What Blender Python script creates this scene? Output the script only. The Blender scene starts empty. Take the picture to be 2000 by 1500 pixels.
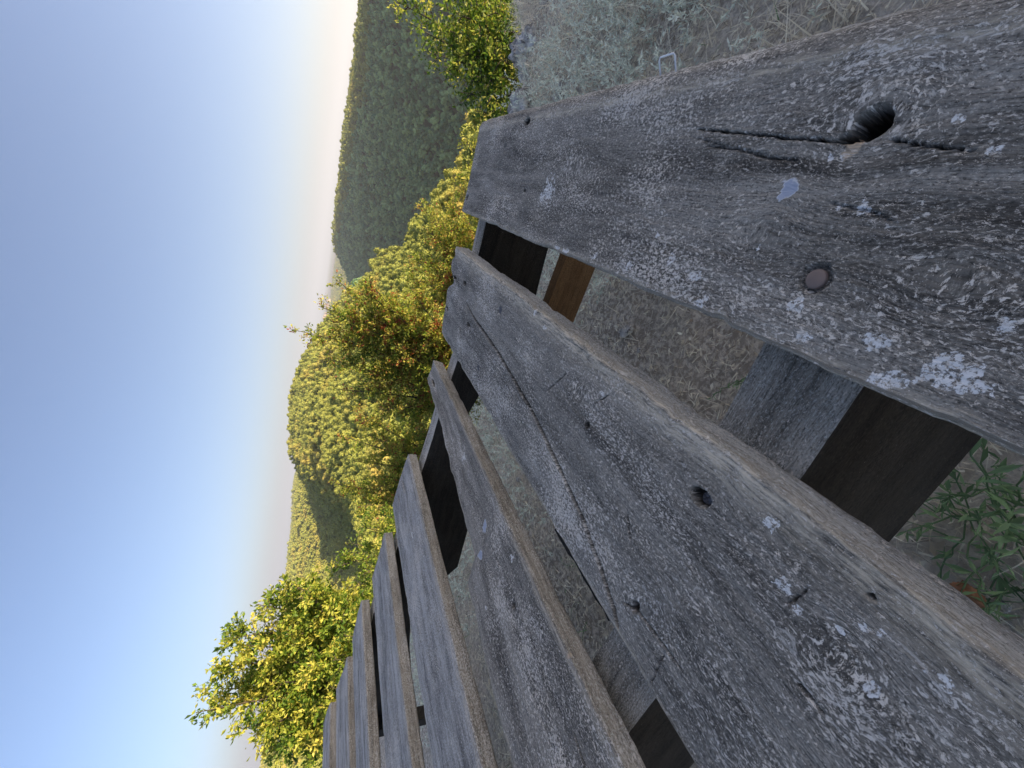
import bpy, math, random
import numpy as np
random.seed(7); RNG = np.random.default_rng(7)
R = math.radians
scene = bpy.context.scene

# ------------------------------------------------------------------ camera (photo taken with the phone turned on its side)
FPX = 780.0                                   # focal length in pixels of a 2000 px wide frame
CAM = np.array([[0.2981503743091756, 0.8807266704210605, 0.3680039215936852],
                [-0.35193268887234125, 0.4598067336623753, -0.8153043297945997],
                [-0.8872709489228092, 0.1135706814621196, 0.44704805503418465]])
from mathutils import Matrix, Vector
cam = bpy.data.cameras.new('camera'); camo = bpy.data.objects.new('camera', cam)
scene.collection.objects.link(camo); scene.camera = camo
camo.matrix_world = Matrix(CAM.tolist()).to_4x4()
cam.sensor_fit = 'HORIZONTAL'; cam.sensor_width = 36.0; cam.lens = FPX / 2000 * 36.0
cam.clip_start = 0.004; cam.clip_end = 60000

# ------------------------------------------------------------------ sky, sun, exposure
SUN_AZ, SUN_EL = 84.0, 18.0                   # azimuth from +Y towards +X
w = bpy.data.worlds.new('World'); scene.world = w; w.use_nodes = True
nt = w.node_tree; nt.nodes.clear()
sky = nt.nodes.new('ShaderNodeTexSky'); sky.sky_type = 'NISHITA'; sky.sun_disc = False
sky.sun_elevation = R(SUN_EL); sky.sun_rotation = R(SUN_AZ)
sky.altitude = 200; sky.air_density = 0.80; sky.dust_density = 2.2; sky.ozone_density = 4.5
bg = nt.nodes.new('ShaderNodeBackground'); bg.inputs[1].default_value = 0.12
wo = nt.nodes.new('ShaderNodeOutputWorld')
nt.links.new(sky.outputs[0], bg.inputs[0]); nt.links.new(bg.outputs[0], wo.inputs[0])
sun = bpy.data.lights.new('sun', 'SUN'); sun.energy = 5.0; sun.angle = R(0.6); sun.color = (1.0, 0.88, 0.64)
suno = bpy.data.objects.new('sun', sun); scene.collection.objects.link(suno)
sd = Vector((math.cos(R(SUN_EL))*math.sin(R(SUN_AZ)), math.cos(R(SUN_EL))*math.cos(R(SUN_AZ)), math.sin(R(SUN_EL))))
suno.rotation_euler = sd.to_track_quat('Z', 'Y').to_euler()
scene.view_settings.view_transform = 'Standard'; scene.view_settings.look = 'None'
scene.view_settings.exposure = 1.25;
scene.view_settings.use_white_balance = True; scene.view_settings.white_balance_temperature = 7750; scene.view_settings.white_balance_tint = 16
scene.view_settings.look = 'None'; scene.view_settings.gamma = 1
scene.cycles.max_bounces = 6; scene.cycles.transparent_max_bounces = 6; scene.cycles.volume_bounces = 0

# ------------------------------------------------------------------ helpers
COL = scene.collection
def ray(px, py):
    return CAM @ np.array([(px-1000)/FPX, -(py-750)/FPX, -1.0])
def at_y(px, py, y): d = ray(px, py); return d*(y/d[1])
def at_z(px, py, z): d = ray(px, py); return d*(z/d[2])
def at_r(px, py, r): d = ray(px, py); return d*(r/math.hypot(d[0], d[1]))

def tag(o, label=None, cat=None, group=None, kind=None):
    if label: o['label'] = label
    if cat: o['category'] = cat
    if group: o['group'] = group
    if kind: o['kind'] = kind
    return o
def empty(name, loc=(0, 0, 0)):
    o = bpy.data.objects.new(name, None); o.location = loc; o.empty_display_size = .1
    COL.objects.link(o); return o
def mesh(name, V, F, mat=None, parent=None, attrs=None, uv=None, smooth=False, loc=None, midx=None, mats=None):
    V = np.asarray(V, np.float32); me = bpy.data.meshes.new(name)
    if isinstance(F, np.ndarray):
        k = F.shape[1]; n = len(F)
        me.vertices.add(len(V)); me.vertices.foreach_set('co', V.ravel())
        me.loops.add(n*k); me.loops.foreach_set('vertex_index', F.astype(np.int32).ravel())
        me.polygons.add(n); me.polygons.foreach_set('loop_start', (np.arange(n)*k).astype(np.int32))
        me.update(calc_edges=True)
    else:
        me.from_pydata([tuple(map(float, v)) for v in V], [], F)
    if attrs:
        for a, val in attrs.items():
            val = np.asarray(val, np.float32)
            at = me.attributes.new(a, 'FLOAT', 'POINT'); at.data.foreach_set('value', val.ravel())
    if uv is not None:
        l = me.uv_layers.new(name='UVMap'); idx = np.empty(len(me.loops), np.int32)
        me.loops.foreach_get('vertex_index', idx)
        l.data.foreach_set('uv', np.asarray(uv, np.float32)[idx].ravel())
    for m in (mats or ([mat] if mat else [])): me.materials.append(m)
    if midx is not None: me.polygons.foreach_set('material_index', np.asarray(midx, np.int32))
    if smooth: me.polygons.foreach_set('use_smooth', np.ones(len(me.polygons), bool))
    me.update()
    o = bpy.data.objects.new(name, me); COL.objects.link(o)
    if loc is not None: o.location = loc
    if parent: o.parent = parent
    return o

def _h(ix, iy, s):
    h = (ix.astype(np.int64)*374761393 + iy.astype(np.int64)*668265263 + s*1442695041) & 0x7fffffff
    h = ((h ^ (h >> 13))*1274126177) & 0x7fffffff
    return ((h ^ (h >> 16)) & 0xffff)/65535.0
def vn(x, y, s=0):
    x = np.asarray(x, float); y = np.asarray(y, float)
    ix = np.floor(x); iy = np.floor(y); fx = x-ix; fy = y-iy
    fx = fx*fx*(3-2*fx); fy = fy*fy*(3-2*fy)
    a = _h(ix, iy, s); b = _h(ix+1, iy, s); c = _h(ix, iy+1, s); d = _h(ix+1, iy+1, s)
    return (a+(b-a)*fx)*(1-fy)+(c+(d-c)*fx)*fy
def fbm(x, y, s=0, o=4):
    t = 0; a = .5; 
    for i in range(o):
        t = t+a*vn(x, y, s+i*17); x = x*2.03+3.1; y = y*2.03+1.7; a *= .5
    return t/(1-.5**o)

# ------------------------------------------------------------------ materials
class NB:
    def __init__(s, name):
        s.m = bpy.data.materials.new(name); s.m.use_nodes = True; s.t = s.m.node_tree
        s.b = s.t.nodes['Principled BSDF']; s.out = s.t.nodes['Material Output']
    def n(s, ty, **k):
        n = s.t.nodes.new(ty)
        for a, v in k.items(): setattr(n, a, v)
        return n
    def l(s, a, b): s.t.links.new(a, b)
    def attr(s, name): return s.n('ShaderNodeAttribute', attribute_name=name).outputs['Fac']
    def noise(s, vec, scale, detail=4, rough=.55, dist=0):
        n = s.n('ShaderNodeTexNoise'); n.inputs['Scale'].default_value = scale
        n.inputs['Detail'].default_value = detail; n.inputs['Roughness'].default_value = rough
        n.inputs['Distortion'].default_value = dist
        if vec is not None: s.l(vec, n.inputs['Vector'])
        return n.outputs['Fac']
    def mp(s, vec, sc):
        n = s.n('ShaderNodeMapping'); n.inputs['Scale'].default_value = sc; s.l(vec, n.inputs[0]); return n.outputs[0]
    def rng(s, v, a, b, c=0., d=1.):
        n = s.n('ShaderNodeMapRange'); s.l(v, n.inputs[0])
        for i, x in enumerate((a, b, c, d)): n.inputs[i+1].default_value = x
        return n.outputs[0]
    def math(s, op, a, b=None):
        n = s.n('ShaderNodeMath', operation=op)
        for i, x in enumerate((a, b)):
            if x is None: continue
            if isinstance(x, (int, float)): n.inputs[i].default_value = x
            else: s.l(x, n.inputs[i])
        return n.outputs[0]
    def mix(s, f, a, b):
        n = s.n('ShaderNodeMix', data_type='RGBA')
        for i, x in ((0, f), (6, a), (7, b)):
            if isinstance(x, (int, float)): n.inputs[i].default_value = x
            elif isinstance(x, tuple): n.inputs[i].default_value = (*x, 1)
            else: s.l(x, n.inputs[i])
        return n.outputs[2]
    def ramp(s, f, stops):
        n = s.n('ShaderNodeValToRGB'); s.l(f, n.inputs[0]); e = n.color_ramp.elements
        while len(e) < len(stops): e.new(.5)
        for i, (p, c) in enumerate(stops): e[i].position = p; e[i].color = (*c, 1)
        return n.outputs[0]
    def bump(s, h, dist, strength=1.):
        n = s.n('ShaderNodeBump'); n.inputs['Strength'].default_value = strength
        n.inputs['Distance'].default_value = dist; s.l(h, n.inputs['Height']); s.l(n.outputs[0], s.b.inputs['Normal'])

def simple(name, c, rough=.9, metal=0):
    k = NB(name); tc = k.n('ShaderNodeTexCoord').outputs['Object']
    f = k.noise(tc, 40, 5)
    k.l(k.mix(f, tuple(x*.6 for x in c), tuple(min(1, x*1.35) for x in c)), k.b.inputs['Base Color'])
    k.b.inputs['Roughness'].default_value = rough; k.b.inputs['Metallic'].default_value = metal
    return k.m

def wood(name, dark, mid, pale, lichen=1.0, worn=(.72, .60, .44), grain=1.0, side=False):
    k = NB(name); uv = k.n('ShaderNodeTexCoord').outputs['UV']
    wob = k.n('ShaderNodeVectorMath', operation='MULTIPLY_ADD'); nv = k.n('ShaderNodeTexNoise'); nv.inputs['Scale'].default_value = 9
    k.l(uv, nv.inputs['Vector']); k.l(nv.outputs['Color'], wob.inputs[0]); wob.inputs[1].default_value = (.0, .012, 0); k.l(uv, wob.inputs[2])
    uw = wob.outputs[0]
    g1 = k.noise(k.mp(uw, (5, 90, 1)), 1, 8, .62, .3)
    g2 = k.noise(k.mp(uw, (60, 1100, 1)), 1, 4, .6)
    big = k.noise(k.mp(uw, (5, 30, 1)), 1, 6, .68, .5)
    mott = k.noise(k.mp(uv, (420, 850, 1)), 1, 6, .75)
    patch = k.noise(k.mp(uv, (38, 70, 1)), 1, 6, .7, .6)
    c = k.mix(k.rng(g1, .38, .62), dark, mid)
    wv = k.n('ShaderNodeTexWave', wave_type='BANDS', bands_direction='Y'); wv.inputs['Scale'].default_value = 30; wv.inputs['Distortion'].default_value = 5; wv.inputs['Detail'].default_value = 3; wv.inputs['Detail Scale'].default_value = .6
    k.l(k.mp(uv, (1.3, 1, 1)), wv.inputs[0]); c = k.mix(k.math('MULTIPLY', k.rng(wv.outputs['Fac'], .25, .0), .45), c, tuple(x*.55 for x in dark))
    c = k.mix(k.rng(big, .42, .66), c, pale)
    c = k.mix(k.math('MULTIPLY', k.rng(patch, .50, .68), .55), c, pale)
    c = k.mix(k.math('MULTIPLY', k.rng(g2, .50, .66), .7*grain), c, tuple(x*.4 for x in dark))
    c = k.mix(k.math('MULTIPLY', k.rng(mott, .54, .66), .85), c, tuple(min(.8, x*1.75) for x in pale))
    c = k.mix(k.math('MULTIPLY', k.rng(mott, .46, .38), .9), c, tuple(x*.45 for x in dark))
    # worn edges
    wn = k.noise(k.mp(uv, (60, 420, 1)), 1, 5, .7)
    wf = k.math('MULTIPLY', k.attr('wear'), k.rng(wn, .38, .60))
    c = k.mix(wf, c, worn)
    # crusty lichen flecks: small, clustered
    n1 = k.noise(k.mp(uv, (330, 520, 1)), 1, 7, .78, .5); m1 = k.rng(k.noise(k.mp(uv, (9, 15, 1)), 1, 4, .65), .42, .66)
    th = k.math('ADD', n1, k.math('MULTIPLY', m1, .10))
    fl = k.math('MULTIPLY', k.rng(th, .588, .606), .95*lichen)
    n3 = k.noise(k.mp(uv, (800, 1300, 1)), 1, 3, .6); fl3 = k.math('MULTIPLY', k.rng(n3, .650, .668), .85*lichen); fl = k.math('MAXIMUM', fl, fl3)
    n2 = k.noise(k.mp(uv, (60, 110, 1)), 1, 6, .75, 1.0)
    fl2 = k.math('MULTIPLY', k.rng(k.math('ADD', n2, k.math('MULTIPLY', m1, .08)), .635, .70), .6*lichen)
    tone = k.mix(k.noise(uv, 30, 2), (.72, .68, .62), (.78, .66, .52))
    c = k.mix(k.math('MAXIMUM', fl, fl2), c, tone)
    bl = k.attr('blue'); nb_ = k.noise(uv, 700, 4, .7)
    c = k.mix(k.rng(bl, .05, .35), c, (.62, .62, .62)); c = k.mix(k.rng(k.math('ADD', bl, k.math('MULTIPLY', nb_, .4)), .75, .95), c, (.40, .43, .50))
    sp = k.rng(k.math('ADD', k.noise(uv, 420, 6, .75), k.math('MULTIPLY', k.attr('spot'), .20)), .66, .71)
    c = k.mix(sp, c, (.80, .77, .72))
    c = k.mix(k.attr('pit_shade'), c, (.035, .026, .018))  # shade inside holes and cracks painted in as dark brown, by depth
    c = k.mix(k.math('MULTIPLY', k.attr('fresh'), k.rng(g2, .35, .6)), c, (.62, .45, .30))
    k.l(c, k.b.inputs['Base Color'])
    k.b.inputs['Roughness'].default_value = .82; k.b.inputs['Specular IOR Level'].default_value = .28
    h = k.math('ADD', k.math('MULTIPLY', g2, 1.0*grain), k.math('MULTIPLY', mott, .7))
    h = k.math('ADD', h, k.math('MULTIPLY', g1, .9)); h = k.math('ADD', h, k.math('MULTIPLY', wv.outputs['Fac'], .35)); h = k.math('ADD', h, k.math('MULTIPLY', fl, .35))
    k.bump(h, .0011, .8)
    return k.m
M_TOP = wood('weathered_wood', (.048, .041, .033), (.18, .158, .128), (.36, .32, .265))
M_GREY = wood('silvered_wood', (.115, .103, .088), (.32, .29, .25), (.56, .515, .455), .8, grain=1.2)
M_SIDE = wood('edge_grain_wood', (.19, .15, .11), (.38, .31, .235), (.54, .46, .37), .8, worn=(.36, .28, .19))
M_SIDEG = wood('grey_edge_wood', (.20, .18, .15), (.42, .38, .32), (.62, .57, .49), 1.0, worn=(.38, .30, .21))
M_FRAME_SHADED = wood('frame_wood_shaded', (.014, .011, .008), (.034, .027, .019), (.06, .050, .038), .04)  # shade beneath the boards is put into this near-black colour
M_FTOP_LIT = wood('frame_top_wood_lit', (.13, .115, .09), (.34, .30, .24), (.56, .50, .41), 1.1)  # weathered top faces of the same frame, lightened as lit from above
M_NEW = wood('new_pine', (.17, .085, .035), (.25, .135, .06), (.30, .17, .08), 0.0, grain=.9)
M_RUST = simple('rusty_steel', (.22, .155, .125), .75, .2)
M_ZINC = simple('zinc_wire', (.70, .70, .68), .4, .3)
M_DARKST = simple('dark_steel', (.12, .115, .12), .5, .6)

def leafmat(name, stops, trans=.42, up=None):
    k = NB(name); f = k.attr('tint')
    c = k.ramp(f, stops); k.l(c, k.b.inputs['Base Color'])
    k.b.inputs['Roughness'].default_value = .55; k.b.inputs['Specular IOR Level'].default_value = .3
    tr = k.n('ShaderNodeBsdfTranslucent'); k.l(c, tr.inputs[0])
    mx = k.n('ShaderNodeMixShader'); mx.inputs[0].default_value = trans
    k.l(k.b.outputs[0], mx.inputs[1]); k.l(tr.outputs[0], mx.inputs[2]); k.l(mx.outputs[0], k.out.inputs[0])
    return k.m
M_LEAF = leafmat('shrub_leaf', [(0, (.05, .12, .02)), (.4, (.16, .26, .035)), (.7, (.44, .46, .085)), (1, (.62, .56, .13))])
M_LEAFR = leafmat('turning_leaf', [(0, (.06, .14, .025)), (.42, (.24, .32, .045)), (.72, (.52, .50, .10)), (.9, (.54, .36, .11)), (1, (.38, .08, .045))])
M_SAGE = leafmat('sage_leaf', [(0, (.38, .41, .32)), (.5, (.66, .70, .58)), (1, (.88, .92, .80))], .5)
M_STRAW = leafmat('dry_grass', [(0, (.30, .24, .18)), (.5, (.82, .72, .55)), (1, (.97, .92, .76))], .5)
M_GRASS = leafmat('green_leaf', [(0, (.10, .17, .08)), (.6, (.20, .32, .14)), (1, (.34, .48, .24))], .3)
M_BARK = simple('bark', (.085, .065, .05))

def forestmat(name, lo, hi, orange):
    k = NB(name); oi = k.n('ShaderNodeObjectInfo').outputs['Random']
    c = k.mix(k.attr('tint'), lo, hi)
    at = k.n('ShaderNodeAttribute', attribute_name='hue', attribute_type='INSTANCER').outputs['Fac']
    c = k.mix(k.math('MULTIPLY', at, .8), c, orange)
    c = k.mix(k.math('MULTIPLY', oi, .3), c, hi)
    k.l(c, k.b.inputs['Base Color']); k.b.inputs['Roughness'].default_value = .8
    k.b.inputs['Specular IOR Level'].default_value = .15
    return k.m
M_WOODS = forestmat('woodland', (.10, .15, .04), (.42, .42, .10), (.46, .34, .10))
M_WOODS_SHADED = forestmat('shaded_woodland', (.03, .10, .055), (.19, .34, .16), (.38, .52, .22))  # woodland copy for the shaded hillside, shade put into the colour

# ------------------------------------------------------------------ the slatted bench
bench = empty('slatted_bench', (-.7, .35, -.62))
tag(bench, 'long low weathered grey wooden slatted bench standing on the cliff top', 'bench')
BL = np.array(bench.location)
def bp(o):
    o.parent = bench; o.matrix_parent_inverse = Matrix.Translation(-Vector(bench.location)); return o

def on_top(px, py, sec):
    """point (y, u) where the pixel's ray meets the board's top plane"""
    (ua, va), (ub, vb) = sec['A'], sec['B']; d = ray(px, py)
    m = (vb-va)/(ub-ua); t = (va-m*ua)/(d[2]-m*d[0]); return t*d[1], t*d[0]
def segd(P, a, b):
    a = np.array(a); b = np.array(b); ab = b-a
    t = np.clip(((P-a)@ab)/(ab@ab), 0, 1); q = a+t[:, None]*ab; d = P-q
    return np.hypot(d[:, 0], d[:, 1]), t

SLATS = {
 1: dict(A=(-.018, -.203), B=(.129, -.1975), th=.027, rB=.017, res=.0009, nw=170),
 2: dict(A=(-.248, -.222), B=(-.078, -.207), th=.026, rB=.003, res=.0009, nw=190),
 3: dict(A=(-.450, -.205), B=(-.309, -.219), th=.021, rB=.003, res=.0011, nw=130),
 4: dict(A=(-.697, -.207), B=(-.545, -.215), th=.020, rB=.003, res=.0016, nw=90),
 5: dict(A=(-.946, -.200), B=(-.784, -.203), th=.021, rB=.003, res=.003, nw=60),
 6: dict(A=(-1.193, -.188), B=(-1.027, -.187), th=.022, rB=.003, res=.003, nw=50),
 7: dict(A=(-1.422, -.174), B=(-1.268, -.184), th=.021, rB=.003, res=.004, nw=40),
 8: dict(A=(-1.600, -.159), B=(-1.487, -.165), th=.020, rB=.003, res=.004, nw=36),
}
CRACKS = {  # slat: list of (pixel polyline, half width m, depth m)
 1: [([(1355, 249), (1412, 255), (1485, 262), (1540, 268), (1590, 270), (1650, 275), (1690, 272)], .0005, .010),
     ([(1340, 262), (1420, 285), (1500, 300)], .0001, .002),
     ([(1380, 283), (1440, 290), (1490, 305), (1560, 312)], .0006, .003),
     ([(1740, 270), (1790, 281), (1840, 287), (1900, 293)], .0003, .006),
     ([(1620, 395), (1700, 412), (1760, 440)], .0004, .002),
     ([(1400, 640), (1480, 660)], .0004, .002)],
 2: [([(912, 590), (932, 628), (975, 690), (1035, 790), (1090, 900), (1140, 1010), (1176, 1110), (1200, 1190), (1207, 1226)], .0034, .018),
     ([(900, 625), (903, 670), (900, 705)], .0010, .012),
     ([(1222, 1178), (1250, 1195), (1290, 1250), (1335, 1310)], .0013, .008),
     ([(1070, 765), (1110, 730)], .0006, .003), ([(1150, 700), (1190, 668)], .0005, .002),
     ([(1165, 790), (1195, 770)], .0006, .003), ([(1230, 1000), (1235, 1060)], .0006, .003),
     ([(1560, 1330), (1610, 1390)], .0008, .004), ([(1540, 1180), (1580, 1150)], .0006, .003),
     ([(1300, 1270), (1270, 1340)], .0005, .002)],
 3: [([(880, 1032), (900, 1030), (910, 1035)], .0010, .008), ([(1118, 1430), (1130, 1470), (1140, 1500)], .0008, .005),
     ([(966, 1085), (978, 1110)], .0008, .004)],
 4: [([(905, 1200), (915, 1290)], .0006, .002)],
}
PITS = {  # (px, py, radius along, radius across, depth)
 1: [(1700, 238, .0070, .0060, .024), (1655, 266, .004, .0018, .008), (1590, 543, .0066, .0066, .0022), (928, 277, .006, .003, .006), (915, 327, .005, .008, .004), (911, 385, .006, .005, .006), (1028, 236, .009, .004, .005), (985, 290, .006, .006, .0015), (1022, 371, .003, .002, .003)],
 2: [(977, 606, .0062, .0055, .0016), (934, 718, .0062, .0055, .0016), (1370, 970, .0072, .0046, .008), (909, 553, .010, .003, .012), (890, 543, .010, .003, .010), (874, 602, .010, .003, .010), (917, 634, .010, .003, .010), (1152, 830, .003, .003, .004), (1243, 1186, .0030, .0055, .006), (1700, 1165, .0018, .0012, .003)],
 3: [(845, 748, .015, .004, .008), (1003, 1183, .003, .003, .003)],
 4: [(790, 952, .02, .003, .008), (780, 977, .02, .003, .008)],
 5: [(744, 1078, .02, .004, .008)],
}
SPOTS = {  # pale lichen patches (px, py, radius m, kind)
 1: [(1067, 372, .013, 's'), (1533, 370, .0042, 'b'), (1357, 538, .005, 's'), (1310, 505, .004, 's'), (1365, 590, .005, 's'), (1745, 742, .0062, 's'), (1720, 745, .004, 's'), (1560, 600, .004, 's'), (1545, 595, .003, 's'), (1850, 720, .006, 's'), (1900, 745, .005, 's'), (1715, 665, .004, 's'), (1082, 487, .006, 's'), (1100, 495, .006, 's'), (1680, 404, .003, 's'), (1640, 400, .002, 's'), (1570, 660, .003, 's'), (1960, 640, .003, 's'), (1480, 480, .0015, 's'), (1645, 305, .0018, 's'), (1620, 303, .0018, 's'), (1280, 455, .003, 's'), (1230, 200, .002, 's'), (1870, 230, .002, 's'), (1935, 290, .0025, 's'), (1225, 520, .004, 's'), (1160, 500, .003, 's')],
 2: [(1045, 610, .004, 's'), (1065, 640, .004, 's'), (1090, 1130, .003, 's'), (1505, 1020, .004, 's'), (1530, 1135, .004, 's'), (1560, 1190, .003, 's'), (1700, 1345, .004, 's'), (1430, 1410, .003, 's'), (1840, 1330, .003, 's'), (1180, 770, .003, 's'), (1540, 1155, .002, 's'), (1640, 1230, .002, 's'), (1690, 1225, .002, 's'), (1720, 1235, .0018, 's')],
 3: [(937, 1083, .0045, 'b'), (945, 1028, .006, 'b'), (950, 1187, .003, 's'), (905, 893, .006, 's'), (1000, 1090, .004, 's')],
 4: [(812, 905, .006, 's')],
}
FRESH = {1: [(1663, 285, .0035)], 3: [(1110, 1280, .002)]}
KNOTS = {1: [(1700, 238, .022, .020), (1120, 330, .03, .018), (1480, 470, .018, .014), (1860, 560, .018, .014)],
 2: [(1250, 1186, .022, .018), (1366, 966, .022, .014), (1130, 770, .02, .014), (1640, 1300, .018, .014)],
 3: [(945, 1040, .03, .016), (1000, 1190, .02, .014)], 4: [(815, 1010, .03, .014)]}
Y0, Y1 = -.14, .75
def slat(k):
    S = SLATS[k]; (ua, va), (ub, vb) = S['A'], S['B']; th, rB, nw = S['th'], S['rB'], S['nw']
    ys = np.concatenate([np.linspace(Y0, .02, 24)[:-1], np.arange(.02, Y1+1e-6, S['res'])]); ys[-1] = Y1
    W = math.hypot(ub-ua, vb-va); ex = np.array([(ub-ua)/W, (vb-va)/W]); ez = np.array([-ex[1], ex[0]])
    # section loop in local (across a, up b): top A->B, side, bottom, side
    rA = .0025; ns = 16
    top = [(rA+(W-rA-rB)*i/(nw-1), 0.) for i in range(nw)]
    arcB = [(W-rB+rB*math.sin(q), -rB+rB*math.cos(q)) for q in np.linspace(0, math.pi/2, 8 if rB < .01 else 18)[1:]]
    sd_ = [(W, -rB-(th-rB-.002)*i/ns) for i in range(1, ns+1)]
    bot = [(W-.002-(W-.004)*i/10, -th) for i in range(0, 11)]
    sl = [(0., -th+.003), (0., -rA)]
    arcA = [(rA-rA*math.cos(q), -rA+rA*math.sin(q)) for q in np.linspace(0, math.pi/2, 4)[1:-1]]
    loop = np.array(top+arcB+sd_+bot+sl+arcA); n = len(loop); ny = len(ys)
    side0 = nw+len(arcB)//2; side1 = nw+len(arcB)+ns
    per = np.concatenate([[0], np.cumsum(np.hypot(*(loop[1:]-loop[:-1]).T))])
    a = np.tile(loop[:, 0], (ny, 1)); b = np.tile(loop[:, 1], (ny, 1)); Y = np.tile(ys[:, None], (1, n)).astype(float)
    # board outline irregularity
    wobB = (fbm(ys*9, ys*0+k, k)-.5)*.0030+(fbm(ys*70, ys*0+k, k+3)-.5)*.0018-np.clip(fbm(ys*28, ys*0, k+13)-.64, 0, 1)*.012
    wobA = (fbm(ys*9, ys*0+k+9, k+5)-.5)*.0030+(fbm(ys*70, ys*0+k, k+8)-.5)*.0018+np.clip(fbm(ys*28, ys*0, k+14)-.64, 0, 1)*.015
    if k == 3:     # split board: tapers to its far end, with a broken step
        t = np.interp(ys, [0, .117, .225, .300, .318, .330, .398, .461, .607, .75], [.0, .0, .010, .017, .020, .055, .061, .069, .088, .100])
        wobA = wobA+t+(fbm(ys*45, ys*0, 77)-.5)*.006*(ys > .33)
    fr = np.clip(a/W, 0, 1)
    a = a+(1-fr)*wobA[:, None]+fr*wobB[:, None]
    # cupping / gentle warp
    b = b-.0015*np.sin(fr*math.pi)*(1 if k % 2 else -1)+((fbm(ys*4, ys*0, k+20)-.5)*.004)[:, None]
    # surface relief of the top and outer edge
    topm = np.zeros(n); topm[:nw] = 1; topm[nw:side0] = .6; fade = np.minimum(1, np.minimum(per, np.abs(per-per[nw-1])+.001)/.004)
    A2, Y2 = a, Y
    rel = (fbm(Y2*14, A2*300, k+40, 4)-.5)*.0006 + (fbm(Y2*260, A2*420, k+50, 3)-.5)*.0006 + (fbm(Y2*22, A2*30, k+60, 3)-.5)*.0016
    b = b+rel*topm[None, :]
    sm = np.zeros(n); sm[side0:side1] = 1
    relS = (fbm(Y2*25, b*900, k+70, 4)-.5)*.0016+(fbm(Y2*120, b*300, k+71, 3)-.5)*.0014
    a = a+relS*sm[None, :]
    # chewed far end
    e = (fbm(A2*35, A2*0+k, k+90, 4)-.5)*(.012 if k in (2, 3) else .004)
    endw = np.clip((Y-(Y1-.05))/.05, 0, 1)
    Y = Y+endw*e
    if k == 2:
        Y = Y-endw*(np.exp(-((a-.112)/.012)**2)*.035+np.exp(-((a-.155)/.006)**2)*.012)
    r = .006
    spot = np.zeros((ny, n)); blue = np.zeros((ny, n)); wear = np.zeros((ny, n)); fresh = np.zeros((ny, n))
    P = np.stack([Y[:, :nw+6].ravel(), (ua+ex[0]*a[:, :nw+6]+ez[0]*b[:, :nw+6]).ravel()], 1); sub = (ny, nw+6)
    dz = np.zeros(len(P))
    jit = (fbm(P[:, 0]*500, P[:, 1]*500, 5, 2)-.5)
    for pl, hw, dp in CRACKS.get(k, []):
        pts = [on_top(x, y, S) for x, y in pl]; L = len(pts)-1
        for i in range(L):
            lo = np.minimum(pts[i], pts[i+1])-.01; hi = np.maximum(pts[i], pts[i+1])+.01
            s_ = np.where((P > lo).all(1) & (P < hi).all(1))[0]
            if not len(s_): continue
            d, t = segd(P[s_], pts[i], pts[i+1]); f = (i+t)/L; taper = np.clip(np.minimum(f, 1-f)*6+.25, 0, 1)
            d = d+jit[s_]*.0008
            dz[s_] = np.minimum(dz[s_], -dp*taper*np.exp(-(np.maximum(d, 0)/(hw*.42*taper+.00022))**4))
    for px, py, r1, r2, dp in PITS.get(k, []):
        q = on_top(px, py, S); d = np.sqrt(((P[:, 0]-q[0])/r1)**2+((P[:, 1]-q[1])/r2)**2)
        ang = np.arctan2(P[:, 1]-q[1], P[:, 0]-q[0]); d = d*(1+.28*(vn(ang*1.6+5, ang*0+px, 9)-.5))
        d = d+jit*.05; dz = np.minimum(dz, -dp/(1+np.exp(np.clip((d-1)*38, -50, 50))))
    for px, py, rr, kd in SPOTS.get(k, []):
        q = on_top(px, py, S); d = np.hypot(P[:, 0]-q[0], P[:, 1]-q[1])/rr
        d = d+(fbm(P[:, 0]*260, P[:, 1]*260, 31+int(px), 3)-.5)*1.9
        v = np.clip((1.05-d)*4, 0, 1).reshape(sub)
        if kd == 's': spot[:, :nw+6] = np.maximum(spot[:, :nw+6], v)
        else:
            blue[:, :nw+6] = np.maximum(blue[:, :nw+6], v)
    for px, py, rr in FRESH.get(k, []):
        q = on_top(px, py, S); d = np.sqrt(((P[:, 0]-q[0])/rr)**2+((P[:, 1]-q[1])/(rr*1.4))**2)+(jit*1.2)
        fresh[:, :nw+6] = np.maximum(fresh[:, :nw+6], np.clip((1-d)*4, 0, 1).reshape(sub))
    b[:, :nw+6] += np.maximum(dz.reshape(sub), -(th-.0012))
    pit_shade = np.zeros((ny, n)); pit_shade[:, :nw+6] = np.clip((-dz.reshape(sub)-.0018)/.0014, 0, 1)
    # worn ridges
    dB = np.abs(per-per[nw-1-2])
    wB = np.exp(-(dB/(.012 if k == 2 else .004))**2)*(1. if k == 2 else .75)
    dA = np.minimum(np.abs(per), np.abs(per[-1]-per)); wA = np.exp(-(dA/.003)**2)*.6
    wear = np.tile(np.maximum(wB, wA), (ny, 1))*(.55+.6*fbm(Y*14, a*0, k+5))
    Vx = ua+ex[0]*a+ez[0]*b; Vz = va+ex[1]*a+ez[1]*b
    V = np.stack([Vx, Y, Vz], -1).reshape(-1, 3)
    pw = np.tile(per, (ny, 1)).astype(float)
    for px, py, L_, W_ in KNOTS.get(k, []):      # the grain bends round each knot
        q = on_top(px, py, S); c0 = (q[1]-ua)/ex[0]; d_ = pw-c0
        pw = pw-d_*.82*np.exp(-((Y-q[0])/L_)**2)*np.exp(-(d_/W_)**2)
    uv = np.stack([Y+k*3.7, pw+k*1.3], -1).reshape(-1, 2)
    i = np.arange(ny-1)[:, None]*n+np.arange(n)[None, :]; j = np.arange(ny-1)[:, None]*n+((np.arange(n)+1) % n)[None, :]
    F = np.stack([i, j, j+n, i+n], -1).reshape(-1, 4)
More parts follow.
